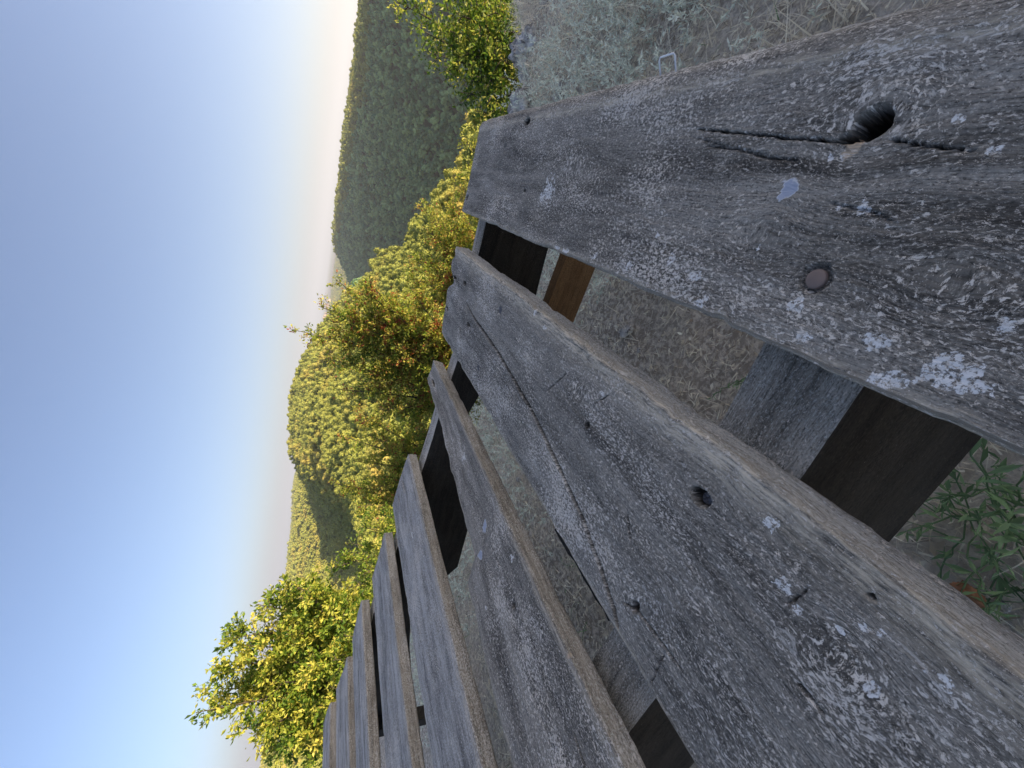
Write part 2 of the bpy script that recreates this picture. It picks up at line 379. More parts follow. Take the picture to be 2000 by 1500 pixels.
    mi = np.zeros((ny-1, n), int); mi[:, side0:side1] = 1; mi = mi.ravel()
    # end caps: strips joining top row to bottom row
    extraV = []; extraF = []; m = 40
    tris = []
    for row in (0, ny-1):
        base = row*n; ti = np.linspace(0, nw-1, m).round().astype(int)
        bi = (nw+len(arcB)+ns)+np.linspace(10, 0, m).round().astype(int)
        for q in range(m-1):
            f4 = [base+ti[q], base+ti[q+1], base+bi[q+1], base+bi[q]]
            if f4[2] == f4[3]: f4[3] = f4[3]
            tris.append(f4 if row == 0 else f4[::-1])
    # caps use their own copy of the vertices so that coarse end faces stay planar
    T = np.array(tris); capV = V[T.ravel()]; capF = np.arange(len(capV)).reshape(-1, 4)+len(V)
    cuv = np.stack([capV[:, 0]*.3+k, capV[:, 2]], 1)
    V = np.concatenate([V, capV]); uv = np.concatenate([uv, cuv]); F = np.concatenate([F, capF])
    mi = np.concatenate([mi, np.ones(len(capF), int)])
    z = np.zeros(len(capV)); cat = lambda q: np.concatenate([q.ravel(), z])
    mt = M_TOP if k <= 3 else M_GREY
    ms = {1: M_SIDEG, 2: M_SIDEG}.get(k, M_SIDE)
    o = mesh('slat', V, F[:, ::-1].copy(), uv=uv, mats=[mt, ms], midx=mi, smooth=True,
             attrs=dict(spot=cat(spot), blue=cat(blue), wear=cat(wear), fresh=cat(fresh), pit_shade=cat(pit_shade)))
    return bp(o)
slat_o = {k: slat(k) for k in SLATS}
slat_o[1]['label'] = 'board nearest the right end, dark grey with a knot hole and a long split'
slat_o[2]['label'] = 'wide dark grey board with a long diagonal crack and a worn tan edge'
slat_o[3]['label'] = 'board broken narrower towards its far end with blue lichen spots'

def plank(name, outline, y0, y1, mats, res=.012, seed=0, rough=.001, topm=None, par=True):
    """prism from a (u,v) outline extruded in y, with relief"""
    pts = []; tops = []
    L = len(outline)
    for i in range(L):
        p = np.array(outline[i]); q = np.array(outline[(i+1) % L]); m = max(1, int(np.hypot(*(q-p))/res))
        for j in range(m): pts.append(p+(q-p)*j/m); tops.append(i)
    pts = np.array(pts); n = len(pts); ys = np.linspace(y0, y1, max(2, int((y1-y0)/res)+1)); ny = len(ys)
    Y = np.tile(ys[:, None], (1, n)); X = np.tile(pts[:, 0], (ny, 1)); Z = np.tile(pts[:, 1], (ny, 1))
    X = X+(fbm(Y*60+seed, Z*60, seed)-.5)*rough*2; Z = Z+(fbm(X*40+seed, Y*60, seed+1)-.5)*rough*2
    V = np.stack([X, Y, Z], -1).reshape(-1, 3)
    per = np.concatenate([[0], np.cumsum(np.hypot(*(pts[1:]-pts[:-1]).T))])
    F = []; mi = []
    for r in range(ny-1):
        for c in range(n):
            F.append([r*n+c, r*n+(c+1) % n, (r+1)*n+(c+1) % n, (r+1)*n+c]); mi.append(1 if (topm and tops[c] in topm) else 0)
    nb = len(V); V = np.concatenate([V, V[:n], V[(ny-1)*n:ny*n]])
    F.append(list(range(nb, nb+n))[::-1]); F.append(list(range(nb+n, nb+2*n))); mi += [0, 0]
    # grain follows the board's length: u for cross members, y for boards laid along the slats
    longu = (pts[:, 0].max()-pts[:, 0].min()) > (y1-y0)
    if longu: uv = np.stack([V[:, 0], V[:, 2]+V[:, 1]], 1)
    else: uv = np.stack([V[:, 1], V[:, 0]+V[:, 2]], 1)
    wear = np.zeros(len(V)); zz = np.zeros(len(V))
    o = mesh(name, V, F, uv=uv+seed*.77, mats=mats, midx=mi, attrs=dict(spot=zz, blue=zz, wear=wear, fresh=zz, pit_shade=zz))
    for p in o.data.polygons: pass
    return bp(o)
top_uv = [(.128, -.2265), (.03, -.2315), (-.1, -.2365), (-.28, -.2505), (-.40, -.2445), (-.47, -.243), (-.57, -.2385), (-.70, -.2315), (-.81, -.229), (-.95, -.2245), (-1.03, -.2125), (-1.20, -.2125), (-1.30, -.209), (-1.42, -.199), (-1.6, -.184)]
NT = len(top_uv)
far_bot = [(-1.6, -.40), (-1.3, -.37), (-1.2, -.345), (-1.06, -.32), (-.97, -.35), (-.88, -.41), (-.7, -.40), (-.5, -.33), (-.4, -.31), (-.30, -.335), (-.15, -.378), (-.05, -.369), (.128, -.36)]
f1 = plank('side_frame', [(u, v-.0035) for u, v in top_uv]+far_bot, .708, .749, [M_FRAME_SHADED, M_FTOP_LIT], .02, 3, topm=set(range(NT-1)))
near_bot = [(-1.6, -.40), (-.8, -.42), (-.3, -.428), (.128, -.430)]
f2 = plank('side_frame', [(u, v-.0035) for u, v in top_uv]+near_bot, .097, .152, [M_FRAME_SHADED, M_FTOP_LIT], .02, 5, topm=set(range(NT-1)))
# legs
for i, (u, y) in enumerate(((.06, .667), (-1.56, .667), (.06, .055), (-1.56, .055))):
    plank('leg', [(u+.022, -.30), (u-.022, -.30), (u-.022, -.66), (u+.022, -.66)], y, y+.038, [M_FRAME_SHADED], .03, 10+i)
# new pine batten and the old doubling boards fixed beneath the second board
nb = plank('brace', [(.11, -.362), (-.27, -.352), (-.27, -.415), (.11, -.424)], .615, .640, [M_NEW], .03, 21, .0003)
nb['label'] = 'fresh brown pine brace under the grey boards'
plank('batten', [(-.094, -.2385), (-.200, -.246), (-.200, -.272), (-.094, -.266)], .402, .703, [M_SIDEG], .008, 22, .003)
plank('batten', [(-.215, -.2455), (-.283, -.2515), (-.283, -.270), (-.215, -.264)], .158, .262, [M_FRAME_SHADED], .01, 23, .002)

def screw(px, py, k, rad, mat, name='screw_head', cross=True, sink=.0006):
    S = SLATS[k]; y, u = on_top(px, py, S); (ua, va), (ub, vb) = S['A'], S['B']
    fr_ = (u-ua)/(ub-ua); z = va+(vb-va)*fr_-sink-.0015*math.sin(fr_*math.pi)*(1 if k % 2 else -1)+(float(fbm(np.array([y*4]), np.array([0.]), k+20)[0])-.5)*.004
    V = [(0, 0, .0009)]; F = []; n = 28
    for ri, (r, h) in enumerate(((.35, .00085), (.7, .0006), (.92, .0002), (1., -.0006), (1., -.004))):
        for i in range(n):
            t = 2*math.pi*i/n; rr = r
            hh = h
            if cross and ri in (0, 1):
                c_ = min(abs(math.cos(t+.5)), abs(math.sin(t+.5)))
                if c_ < .22: hh -= .0007
            V.append((rr*rad*math.cos(t), rr*rad*math.sin(t), hh))
    if cross: V[0] = (0, 0, -.0006)
    for i in range(n): F.append([0, 1+i, 1+(i+1) % n])
    for q in range(4):
        for i in range(n): F.append([1+q*n+i, 1+(q+1)*n+i, 1+(q+1)*n+(i+1) % n, 1+q*n+(i+1) % n])
    o = mesh(name, V, F, mat, smooth=False); o.location = (u, y, z)
    o.rotation_euler = (0, -math.atan2(vb-va, ub-ua), 0)
    o.parent = slat_o[k]; o.matrix_parent_inverse = slat_o[k].matrix_basis.inverted() @ Matrix.Translation(-Vector(bench.location)) @ Matrix.Translation(Vector(bench.location))
    return o
sc = screw(1590, 543, 1, .0046, M_RUST, cross=False, sink=.0008); sc['label'] = 'large rusty domed screw head'
screw(977, 606, 2, .0044, M_DARKST); screw(934, 718, 2, .0044, M_DARKST); screw(1280, 1162, 2, .0036, M_RUST, cross=False, sink=.0010)
screw(1374, 974, 2, .0036, M_DARKST, sink=.0045)
for q in ((870, 640, 2), (787, 965, 4)): screw(q[0], q[1], q[2], .004, M_DARKST, sink=.002)

def tube(path, r, n=6):
    path = np.array(path, float); V = []; F = []
    for i, p in enumerate(path):
        t = path[min(i+1, len(path)-1)]-path[max(i-1, 0)]; t /= np.linalg.norm(t)+1e-9
        a = np.cross(t, [0, 0, 1.]); 
        if np.linalg.norm(a) < .1: a = np.cross(t, [1., 0, 0])
        a /= np.linalg.norm(a); b_ = np.cross(t, a); rr = r[i] if hasattr(r, '__len__') else r
        for j in range(n):
            q = 2*math.pi*j/n; V.append(p+rr*(a*math.cos(q)+b_*math.sin(q)))
    for i in range(len(path)-1):
        for j in range(n): F.append([i*n+j, i*n+(j+1) % n, (i+1)*n+(j+1) % n, (i+1)*n+j])
    return np.array(V), np.array(F)
def slat_child(o, k):
    o.parent = slat_o[k]; return o
# wire staples
def staple(p0, p1, k, h, r):
    p0 = np.array(p0); p1 = np.array(p1); up = np.array(h)
    pts = [p0-up*.6, p0, p0+up*.85, p0+up+(p1-p0)*.08, p1+up-(p1-p0)*.08, p1+up*.85, p1, p1-up*.6]
    V, F = tube(pts, r); o = mesh('staple', V, F, M_ZINC, smooth=True); return slat_child(o, k)
y_a = at_z(1286, 153, -.205); y_b = at_z(1314, 146, -.205)
staple((.1265, y_a[1], -.206), (.1265, y_b[1]-.001, -.206), 1, (.0085, 0, .0066), .00075)
ya, ua_ = on_top(808, 1040, SLATS[4]); yb, ub_ = on_top(809, 1054, SLATS[4])
staple((ua_, ya, -.2095), (ua_, yb, -.2095), 4, (0.0, 0, .0016), .0005)

# ------------------------------------------------------------------ leaf / blade builders (numpy)
def leaves(P, D, size, wid, rng, tint, fold=.25, curl=0., quad=False):
    """P base points, D unit directions -> folded 4-vertex leaves (two triangles)"""
    n = len(P); D = D/np.linalg.norm(D, axis=1, keepdims=True)
    r = rng.normal(size=(n, 3)); S = np.cross(D, r); S /= np.linalg.norm(S, axis=1, keepdims=True)+1e-9
    N = np.cross(S, D); sz = (size*rng.uniform(.45, 1.4, n))[:, None]; wd = sz*wid
    a = P; m = P+D*sz*.5; t = P+D*sz-N*sz*curl
    l = m+S*wd*.5+N*wd*fold; q = m-S*wd*.5+N*wd*fold
    V = np.stack([a, l, t, q], 1).reshape(-1, 3); i = np.arange(n)*4
    F = np.stack([i, i+1, i+2, i+3], 1) if quad else np.concatenate([np.stack([i, i+1, i+2], 1), np.stack([i, i+2, i+3], 1)])
    return V, F, np.repeat(tint, 4)
def blades(P, D, length, wid, rng, tint, droop=.3):
    """curved grass blades, 3 segments"""
    n = len(P); D = D/np.linalg.norm(D, axis=1, keepdims=True); r = rng.normal(size=(n, 3)); S = np.cross(D, r)
    S /= np.linalg.norm(S, axis=1, keepdims=True)+1e-9; L = (length*rng.uniform(.5, 1.3, n))[:, None]; w_ = wid*rng.uniform(.6, 1.3, n)[:, None]
    side = np.cross(D, S); pts = []
    for t in (0, .35, .7, 1.):
        c = P+D*L*t+side*L*droop*t*t; c[:, 2] -= (L[:, 0]*droop*.5*t*t); pts.append((c-S*w_*(1-t*.95), c+S*w_*(1-t*.95)))
    V = np.stack([q for p in pts for q in p], 1).reshape(-1, 3); i = np.arange(n)*8
    F = np.concatenate([np.stack([i+2*k, i+2*k+1, i+2*k+3, i+2*k+2], 1) for k in range(3)])
    return V, F, np.repeat(tint, 8)
def merge(parts):
    V = []; F = []; A = []; o = 0
    for v, f, a in parts: V.append(v); F.append(f+o); A.append(a); o += len(v)
    return np.concatenate(V), np.concatenate(F), np.concatenate(A)

# ------------------------------------------------------------------ cliff-top ground
def edge_y(x):
    return np.interp(x, [-12, -3, -.3, .25, .45, .7, .95, 2.5, 6, 14], [1.9, 1.55, 1.35, 1.55, 1.80, 2.12, 2.38, 3.2, 4.0, 5.0])+(vn(np.asarray(x)*6, np.asarray(x)*0, 4)-.5)*.12
def gz(x, y):
    return -.625+(fbm(x*2.2, y*2.2, 11, 3)-.5)*.05+(fbm(x*14, y*14, 12, 3)-.5)*.022
kx = np.concatenate([np.linspace(-14, -2, 60)[:-1], np.linspace(-2, 2.2, 240)[:-1], np.linspace(2.2, 14, 50)])
tt = np.concatenate([np.linspace(-9, -1, 30)[:-1], np.linspace(-1, 0, 120)])
X = np.tile(kx, (len(tt)+4, 1)); ey = edge_y(kx); Yg = np.zeros_like(X); Zg = np.zeros_like(X)
for i, t in enumerate(tt):
    Yg[i] = (ey+t*(1.0 if t < -1 else 1.0)*1.9 if t >= -1 else ey-1.9+(t+1)*1.0); Zg[i] = gz(kx, Yg[i])
    Zg[i] -= .03*np.clip((t+.06)/.06, 0, 1)**2
for j, (dy, dzv) in enumerate(((.04, -.06), (.10, -.35), (.16, -.9), (.5, -2.0))):
    i = len(tt)+j; Yg[i] = ey+dy+(vn(kx*9, kx*0+j, 21)-.5)*.10; Zg[i] = gz(kx, ey)+dzv+(vn(kx*7, kx*0+j, 22)-.5)*.12
ng = len(kx); nr = len(tt)+4
i = (np.arange(nr-1)[:, None]*ng+np.arange(ng-1)[None, :])
F = np.stack([i, i+1, i+1+ng, i+ng], -1).reshape(-1, 4)
k = NB('dry_soil'); tc = k.n('ShaderNodeTexCoord').outputs['Object']
n1 = k.noise(tc, 3, 4); n2 = k.noise(tc, 90, 6, .7); n3 = k.noise(tc, 350, 4, .7)
c = k.mix(k.rng(n1, .35, .65), (.30, .24, .185), (.60, .51, .40)); c = k.mix(k.rng(n2, .45, .6), c, (.80, .71, .58))
c = k.mix(k.rng(n3, .60, .70), c, (.34, .31, .26)); k.l(c, k.b.inputs['Base Color']); k.b.inputs['Roughness'].default_value = .95
k.bump(k.math('ADD', n2, n3), .01, .8); M_SOIL = k.m
g = mesh('ground', np.stack([X, Yg, Zg], -1).reshape(-1, 3), F, M_SOIL, smooth=True); tag(g, kind='structure')

rng = np.random.default_rng(3)
def scatter(n, x0, x1, ymin, maskf=None, bias=None):
    x = rng.uniform(x0, x1, n); y = rng.uniform(ymin, 3.3, n); ok = y < edge_y(x)-.01
    x, y = x[ok], y[ok]
    if maskf is not None: ok = rng.uniform(size=len(x)) < maskf(x, y); x, y = x[ok], y[ok]
    return np.stack([x, y, gz(x, y)], 1)
# dry straw and litter
def updir(n, tilt):
    d = rng.normal(size=(n, 3)); d[:, 2] = np.abs(d[:, 2]); d /= np.linalg.norm(d, axis=1, keepdims=True)
    d[:, :2] *= tilt; d[:, 2] = np.abs(d[:, 2])+(.15 if tilt > 2 else .6); return d/np.linalg.norm(d, axis=1, keepdims=True)
parts = []
P = scatter(130000, -1.7, 2.0, -.1); P[:, 2] += .006; n = len(P)
parts.append(blades(P, updir(n, 4.), .020, .0012, rng, rng.uniform(0, 1, n)))                # flat litter
P = scatter(42000, -1.7, 2.0, -.1); P[:, 2] += .005; n = len(P)
parts.append(leaves(P, updir(n, 4.), .011, .45, rng, rng.uniform(0, 1, n), .2, quad=True))       # crumbled leaves
P = scatter(20000, -1.8, 2.4, -.1, lambda x, y: .25+.75*(fbm(x*3, y*3, 5, 2) > .5)); n = len(P)
parts.append(blades(P, updir(n, 1.2), .055, .0010, rng, rng.uniform(.2, 1, n), .45))
P = scatter(2500, .2, 2.4, .3); n = len(P)
parts.append(blades(P, updir(n, 1.8), .13, .0012, rng, rng.uniform(.5, 1, n), .6))
P = scatter(22000, .15, 2.4, .35, lambda x, y: .15+.85*(fbm(x*5+3, y*5, 61, 2) > .5)); n = len(P)
parts.append(blades(P, updir(n, .9), .085, .0012, rng, rng.uniform(.3, 1, n), .5))       # standing tufts
V, F, A = merge(parts)
tag(mesh('dry_grass', V, F, M_STRAW, attrs=dict(tint=A)), 'pale dry grass and straw litter covering the soil beneath and beside the bench', 'dry grass', kind='stuff')
# blue-grey wormwood carpet
sagem = lambda x, y: np.clip((fbm(x*1.9+7, y*1.9, 8, 3)-.42)*6, 0, 1)*np.clip((y-.55)*3, 0.05, 1)*np.where(x > .1, 1, .75)
P0 = scatter(15000, -2.2, 2.6, .1, sagem); parts = []
stem_n = len(P0); SD = updir(stem_n, 1.5); SL_ = rng.uniform(.06, .17, stem_n)
for t in np.linspace(.15, 1, 12):
    Pp = P0+SD*(SL_*t)[:, None]; 
    for q in range(3):
        d = rng.normal(size=(stem_n, 3))*.8+SD*1.0
        parts.append(leaves(Pp, d, .0120, .24, rng, np.clip(rng.normal(.5, .25, stem_n)+t*.15, 0, 1), .1))
V, F, A = merge(parts)
tag(mesh('wormwood_carpet', V, F, M_SAGE, attrs=dict(tint=A)), 'feathery blue-grey wormwood spreading over the cliff-top ground behind the bench', 'ground cover', kind='stuff')
# low green grass tufts
P = scatter(5200, -1.6, 2.4, .0, lambda x, y: np.clip((fbm(x*4+2, y*4, 18, 2)-.56)*9, 0, 1)); n = len(P)
V, F, A = blades(P, updir(n, 1.3), .045, .0012, rng, rng.uniform(0.2, 1, n), .4)
tag(mesh('green_grass', V, F, M_GRASS, attrs=dict(tint=A)), 'sparse short green grass growing among the straw around the bench', 'grass', kind='stuff')

# leafy weeds near the right-hand foot of the bench
def weed(px, py, label, seed, n_st=7, h=.12):
    b0 = at_z(px, py, -.62); r2 = np.random.default_rng(seed); root = empty('leafy_weed', tuple(b0))
    tag(root, label, 'weed', 'leafy weeds by the near frame of the bench')
    LV = []; SV = []
    for s_ in range(n_st):
        d = r2.normal(size=3); d[2] = abs(d[2])+.5; d /= np.linalg.norm(d); L = h*r2.uniform(.6, 1.3)
        pts = [d*L*t+np.array([0, 0, -.03*t*t]) + r2.normal(size=3)*.002 for t in np.linspace(0, 1, 8)]
        v, f = tube(pts, .0008, 4); SV.append((v, f, np.full(len(v), .3)))
        P_ = np.repeat(np.array(pts[2:]), 2, 0); D_ = r2.normal(size=P_.shape)*.8+d*.7
        D_[:, 2] = np.abs(D_[:, 2])*.4
        LV.append(leaves(P_, D_, h*.15, .24, r2, r2.uniform(.2, 1, len(P_)), .12, .1))
    v, f, a = merge(LV); mesh('leaf', v, f, M_GRASS, root, attrs=dict(tint=a))
    v, f, a = merge(SV); mesh('stem', v, f, M_GRASS, root, attrs=dict(tint=a))
weed(1900, 1010, 'green leafy weed growing right beside the dark near frame board', 31, 9, .10)
weed(1975, 1050, 'green leafy weed at the right edge of the photo, tallest of the weeds', 32, 10, .13)
weed(1985, 1150, 'small green weed nearest the tan edge of the wide cracked board', 33, 6, .08)
weed(1965, 950, 'sparse weed in dark soil below the end board', 35, 5, .09)
weed(1440, 745, 'small yellow-green tuft of weed seen between the two widest boards', 34, 6, .05)

# rocks
k = NB('limestone'); tc = k.n('ShaderNodeTexCoord').outputs['Object']
n1 = k.noise(tc, 9, 6, .7); n2 = k.noise(tc, 60, 6, .7)
c = k.mix(k.rng(n1, .42, .58), (.32, .29, .25), (.85, .80, .72)); c = k.mix(k.rng(n2, .54, .62), c, (.12, .10, .09))
k.l(c, k.b.inputs['Base Color']); k.b.inputs['Roughness'].default_value = .9; k.bump(k.math('ADD', n1, n2), .02, .8); M_ROCK = k.m
def rock(name, loc, s, seed, label, cat, group=None, mat=M_ROCK, n=40):
    u = np.linspace(0, math.pi, n); v = np.linspace(0, 2*math.pi, n*2, endpoint=False)
    U, Vv = np.meshgrid(u, v, indexing='ij'); x = np.sin(U)*np.cos(Vv); y = np.sin(U)*np.sin(Vv); z = np.cos(U)
    P = np.stack([x, y, z], -1)
    P = np.sign(P)*np.abs(P)**.72
    d = 1+.9*(fbm(P[..., 0]*1.7+seed+P[..., 2]*2, P[..., 1]*1.7+9, seed, 5)-.5)*1.2+.5*(fbm(P[..., 2]*5+seed, P[..., 0]*5+P[..., 1]*3, seed+2, 5)-.5)
    P = P*d[..., None]*np.array(s); m = n*2
    i = np.arange(n-1)[:, None]*m+np.arange(m)[None, :]; j = np.arange(n-1)[:, None]*m+((np.arange(m)+1) % m)[None, :]
    F = np.stack([i, i+m, j+m, j], -1).reshape(-1, 4)
    o = mesh(name, P.reshape(-1, 3), F, mat, smooth=True, loc=loc); o.rotation_euler[2] = seed
    return tag(o, label, cat, group)
p = at_z(1018, 218, -.60); rock('limestone_boulder', (p[0]-.01, p[1]-.01, -.63), (.085, .07, .075), 3, 'pale pitted limestone boulder on the cliff edge just past the end of the first board', 'rock')
p = at_z(1018, 80, -.60); rock('limestone_boulder', (p[0], p[1]+.03, -.66), (.10, .06, .06), 5, 'grey limestone boulder further along the edge below the red-tipped bush', 'rock')
p = at_z(1012, 118, -.62); rock('limestone_boulder', (p[0], p[1]+.05, -.70), (.06, .045, .045), 8, 'smaller grey stone on the edge between the two boulders', 'rock')
p = at_z(1098, 182, -.615); rock('limestone_boulder', tuple(p), (.035, .025, .018), 9, 'low grey stone half buried in dry grass beside the first board', 'rock')
def pebble(px, py, s, seed, label):
    p = at_z(px, py, -.612); rock('pebble', tuple(p), (s, s*.7, s*.4), seed, label, 'pebble', None, n=14)
pebble(1223, 645, .016, 12, 'largest white pebble, on the soil between the two widest boards')
pebble(1247, 684, .006, 13, 'tiny white pebble just below the largest one')
pebble(1955, 1182, .006, 14, 'small white pebble in the dark soil beside the tan worn edge')
pebble(1013, 936, .010, 15, 'white pebble seen through the gap beside the broken board')
M_BRICK = simple('orange_stone', (.30, .13, .06))
p = at_z(1885, 1162, -.60); rock('brick_fragment', tuple(p), (.012, .010, .008), 17, 'orange-brown lump of brick on the soil against the tan worn edge', 'brick', mat=M_BRICK, n=20)

# ------------------------------------------------------------------ hills
TAB = {
 -180: [(3, -2.4), (15, -5), (60, -6), (300, -6), (900, -6), (3000, -10), (20000, -60)],
 -85: [(3, -2.4), (15, -5), (30, -8), (60, -11), (100, -12), (200, -12), (300, -9), (550, -4), (900, -4), (3000, -10), (20000, -60)],
 -66: [(3, -2.4), (15, -5.5), (30, -8), (60, -10), (100, -13), (200, -12), (300, -9), (550, -3.5), (900, -3.5), (3000, -10), (20000, -60)],
 -57: [(3, -2.4), (15, -5.5), (30, -8), (60, -11), (100, -16), (200, -19), (300, -12), (550, -4), (900, -3.5), (3000, -10), (20000, -60)],
 -52: [(3, -2.3), (15, -5.5), (30, -7.5), (60, -11.5), (100, -17), (150, -23), (200, -26), (300, -20), (420, -8), (550, -4), (900, -3.5), (3000, -10), (20000, -60)],
 -48: [(3, -2.3), (15, -5), (30, -7), (60, -9), (100, -15), (150, -25), (200, -33), (300, -24), (420, -9), (550, -4), (900, -3), (3000, -8), (20000, -60)],
 -44: [(3, -2.3), (15, -5), (30, -7), (60, -8.5), (100, -12.5), (150, -19), (200, -24), (300, -22), (420, -8), (550, -3), (900, -2), (3000, 0), (20000, 0)],
 -40: [(3, -2.3), (15, -5), (30, -7), (60, -8.5), (100, -10), (150, -11), (200, -9.5), (280, -6), (420, -6), (550, -2), (900, 2), (3000, 15), (20000, 0)],
 -38: [(3, -2.3), (15, -5), (30, -7), (60, -8.5), (100, -9), (150, -7), (200, -3.5), (280, 1.0), (340, -3), (550, -3), (900, -3), (3000, 8), (20000, -20)],
 -36: [(3, -2.3), (15, -5), (30, -7), (60, -8.5), (100, -8), (150, -5), (200, -.5), (280, 5.2), (340, 2), (550, -6), (900, -6), (3000, -10), (20000, -60)],
 -32: [(3, -2.3), (15, -5), (30, -7), (60, -8.5), (100, -7), (150, -3), (200, 2), (280, 8.4), (340, 4), (550, -8), (900, -8), (3000, -10), (20000, -60)],
 -28: [(3, -2.3), (15, -5), (30, -7), (60, -8.5), (100, -7), (150, -3), (200, 2), (270, 8.3), (340, 4), (550, -10), (900, -15), (3000, -20), (20000, -60)],
 -24.5: [(3, -2.3), (15, -5), (30, -7), (60, -9), (100, -8), (150, -4), (200, .5), (260, 4.2), (340, -2), (550, -20), (900, -30), (3000, -30), (20000, -60)],
 -21.6: [(3, -2.3), (15, -5), (30, -7), (60, -9), (100, -9), (150, -7), (200, -3.5), (250, -.4), (340, -12), (550, -32), (900, -44), (1500, -46), (3000, -38), (20000, -60)],
 -17: [(3, -2.3), (15, -5), (30, -7), (60, -9.2), (100, -10.5), (150, -11), (200, -10), (250, -8), (340, -30), (550, -55), (900, -58), (1500, -45), (3000, -40), (20000, -60)],
 -13.7: [(3, -2.3), (15, -5), (30, -7.2), (60, -10), (100, -12), (150, -13), (250, -15), (300, -32), (400, -60), (550, -75), (900, -66), (1500, -48), (3000, -40), (20000, -60)],
 -10: [(3, -2.3), (15, -5), (30, -7.2), (60, -10.2), (100, -12.5), (140, -15.5), (200, -45), (300, -90), (550, -110), (900, -90), (1500, -50), (3000, -40), (20000, -60)],
 -4.3: [(3, -2.3), (15, -5), (30, -7), (50, -9), (70, -11.2), (100, -28), (150, -60), (250, -110), (600, -120), (1500, -60), (3000, -40), (20000, -60)],
 1.5: [(3, -2.3), (15, -4.6), (30, -6.8), (45, -9.1), (60, -20), (100, -48), (200, -105), (600, -120), (1500, -60), (3000, -40), (20000, -60)],
 8: [(3, -2.2), (10, -3.0), (20, -5.0), (28, -7.0), (40, -16), (60, -30), (120, -72), (200, -110), (600, -120), (1500, -60), (3000, -40), (20000, -60)],
 14: [(3, -2.2), (8, -2.8), (14, -4.5), (25, -14), (60, -40), (120, -80), (200, -115), (600, -120), (1500, -60), (3000, -40), (20000, -60)],
 30: [(3, -2.2), (8, -4), (25, -18), (60, -45), (120, -90), (200, -115), (600, -120), (1500, -60), (3000, -40), (20000, -60)],
 60: [(3, -2.2), (8, -4), (25, -12), (60, -20), (200, -50), (600, -60), (1500, -60), (3000, -40), (20000, -60)],
 90: [(3, -1.5), (15, -2), (60, -4), (200, -8), (600, -10), (3000, -20), (20000, -60)],
 180: [(3, -2.4), (15, -5), (60, -6), (300, -6), (900, -6), (3000, -10), (20000, -60)],
}
LR = np.linspace(math.log(1.5), math.log(24000), 420)
az_k = sorted(TAB); rows = []
for a_ in az_k:
    t = TAB[a_]; rows.append(np.interp(LR, [math.log(r) for r, z in t], [z for r, z in t]))
rows = np.array(rows)
def hcrown(r): return np.interp(r, [3, 15, 60, 120, 250, 1000, 1e5], [.6, 1.0, 2.0, 3.5, 4.5, 5., 5.])
def canopy(x, y):
    r = np.maximum(np.hypot(x, y), 1.6); az = np.degrees(np.arctan2(x, y)); lr = np.log(r)
    fi = np.interp(lr, LR, np.arange(len(LR))); i0 = np.clip(fi.astype(int), 0, len(LR)-2); ft = fi-i0
    fa = np.interp(az, az_k, np.arange(len(az_k))); a0 = np.clip(fa.astype(int), 0, len(az_k)-2); fb = fa-a0
    fb = fb*fb*(3-2*fb)*.5+fb*.5
    z = (rows[a0, i0]*(1-ft)+rows[a0, i0+1]*ft)*(1-fb)+(rows[a0+1, i0]*(1-ft)+rows[a0+1, i0+1]*ft)*fb
    # the opposite valley side: flat-topped ridge whose near face looks left, away from the sun
    px, py = x-89., y-340.; p = px*.86+py*.52; q = px*-.52+py*.86
    p = p+8*(fbm(q/70., q*0+3, 33, 3)-.5)
    crest = np.interp(q, [-500, 0, 60, 190, 310, 385, 410, 450, 520, 800], [1.5, .2, -2.2, -3.2, -4.1, -6.4, -9, -22, -70, -130])
    gul = 5*(fbm(q/45., p/160., 35, 3)-.5)
    zr = np.where(p < 0, crest+p*.56+gul*np.clip(-p/40, 0, 1), crest-p*.012)
    zr = np.where(p < -30, zr+(-p-30)*.02, zr)
    zr = np.where(q > 410, np.minimum(zr, crest), zr)
    return np.maximum(z, np.maximum(zr, -125))
def terrain(x, y):
    r = np.hypot(x, y); return canopy(x, y)-hcrown(r)*np.interp(r, [0, 900, 2500], [1, 1, .2])+(fbm(x/30, y/30, 44, 3)-.5)*np.interp(r, [3, 60, 300], [.3, 1.5, 3])
azs = np.concatenate([np.arange(-180, -82, 4.), np.arange(-82, 34, .4), np.arange(34, 181, 4.)]); rs = np.exp(np.linspace(math.log(1.7), math.log(22000), 330))
A_, R_ = np.meshgrid(np.radians(azs), rs, indexing='ij'); XX = R_*np.sin(A_); YY = R_*np.cos(A_); ZZ = terrain(XX, YY)
# keep the hill surface below the cliff top
near = (YY < edge_y(XX)+.3) & (R_ < 14); ZZ = np.where(near, np.minimum(ZZ, -1.5), ZZ)
m = len(rs); i = np.arange(len(azs)-1)[:, None]*m+np.arange(m-1)[None, :]
F = np.stack([i, i+1, i+1+m, i+m], -1).reshape(-1, 4)
k = NB('hill_ground'); tc = k.n('ShaderNodeTexCoord').outputs['Object']
n1 = k.noise(tc, .02, 5); n2 = k.noise(tc, .6, 5)
near_c = k.mix(n2, (.035, .045, .018), (.075, .085, .03))
fld = k.n('ShaderNodeTexVoronoi'); fld.inputs['Scale'].default_value = .0016; k.l(k.mp(tc, (1, .45, 1)), fld.inputs['Vector'])
sepc = k.n('ShaderNodeSeparateColor'); k.l(fld.outputs['Color'], sepc.inputs[0])
far_c = k.ramp(sepc.outputs[0], [(0, (.10, .12, .05)), (.4, (.17, .17, .07)), (.7, (.24, .20, .13)), (1, (.20, .17, .15))])
ln = k.n('ShaderNodeVectorMath', operation='LENGTH'); k.l(tc, ln.inputs[0])
k.l(k.mix(k.rng(ln.outputs['Value'], 1500, 3200), near_c, far_c), k.b.inputs['Base Color']); k.b.inputs['Roughness'].default_value = .95
M_HILL = k.m
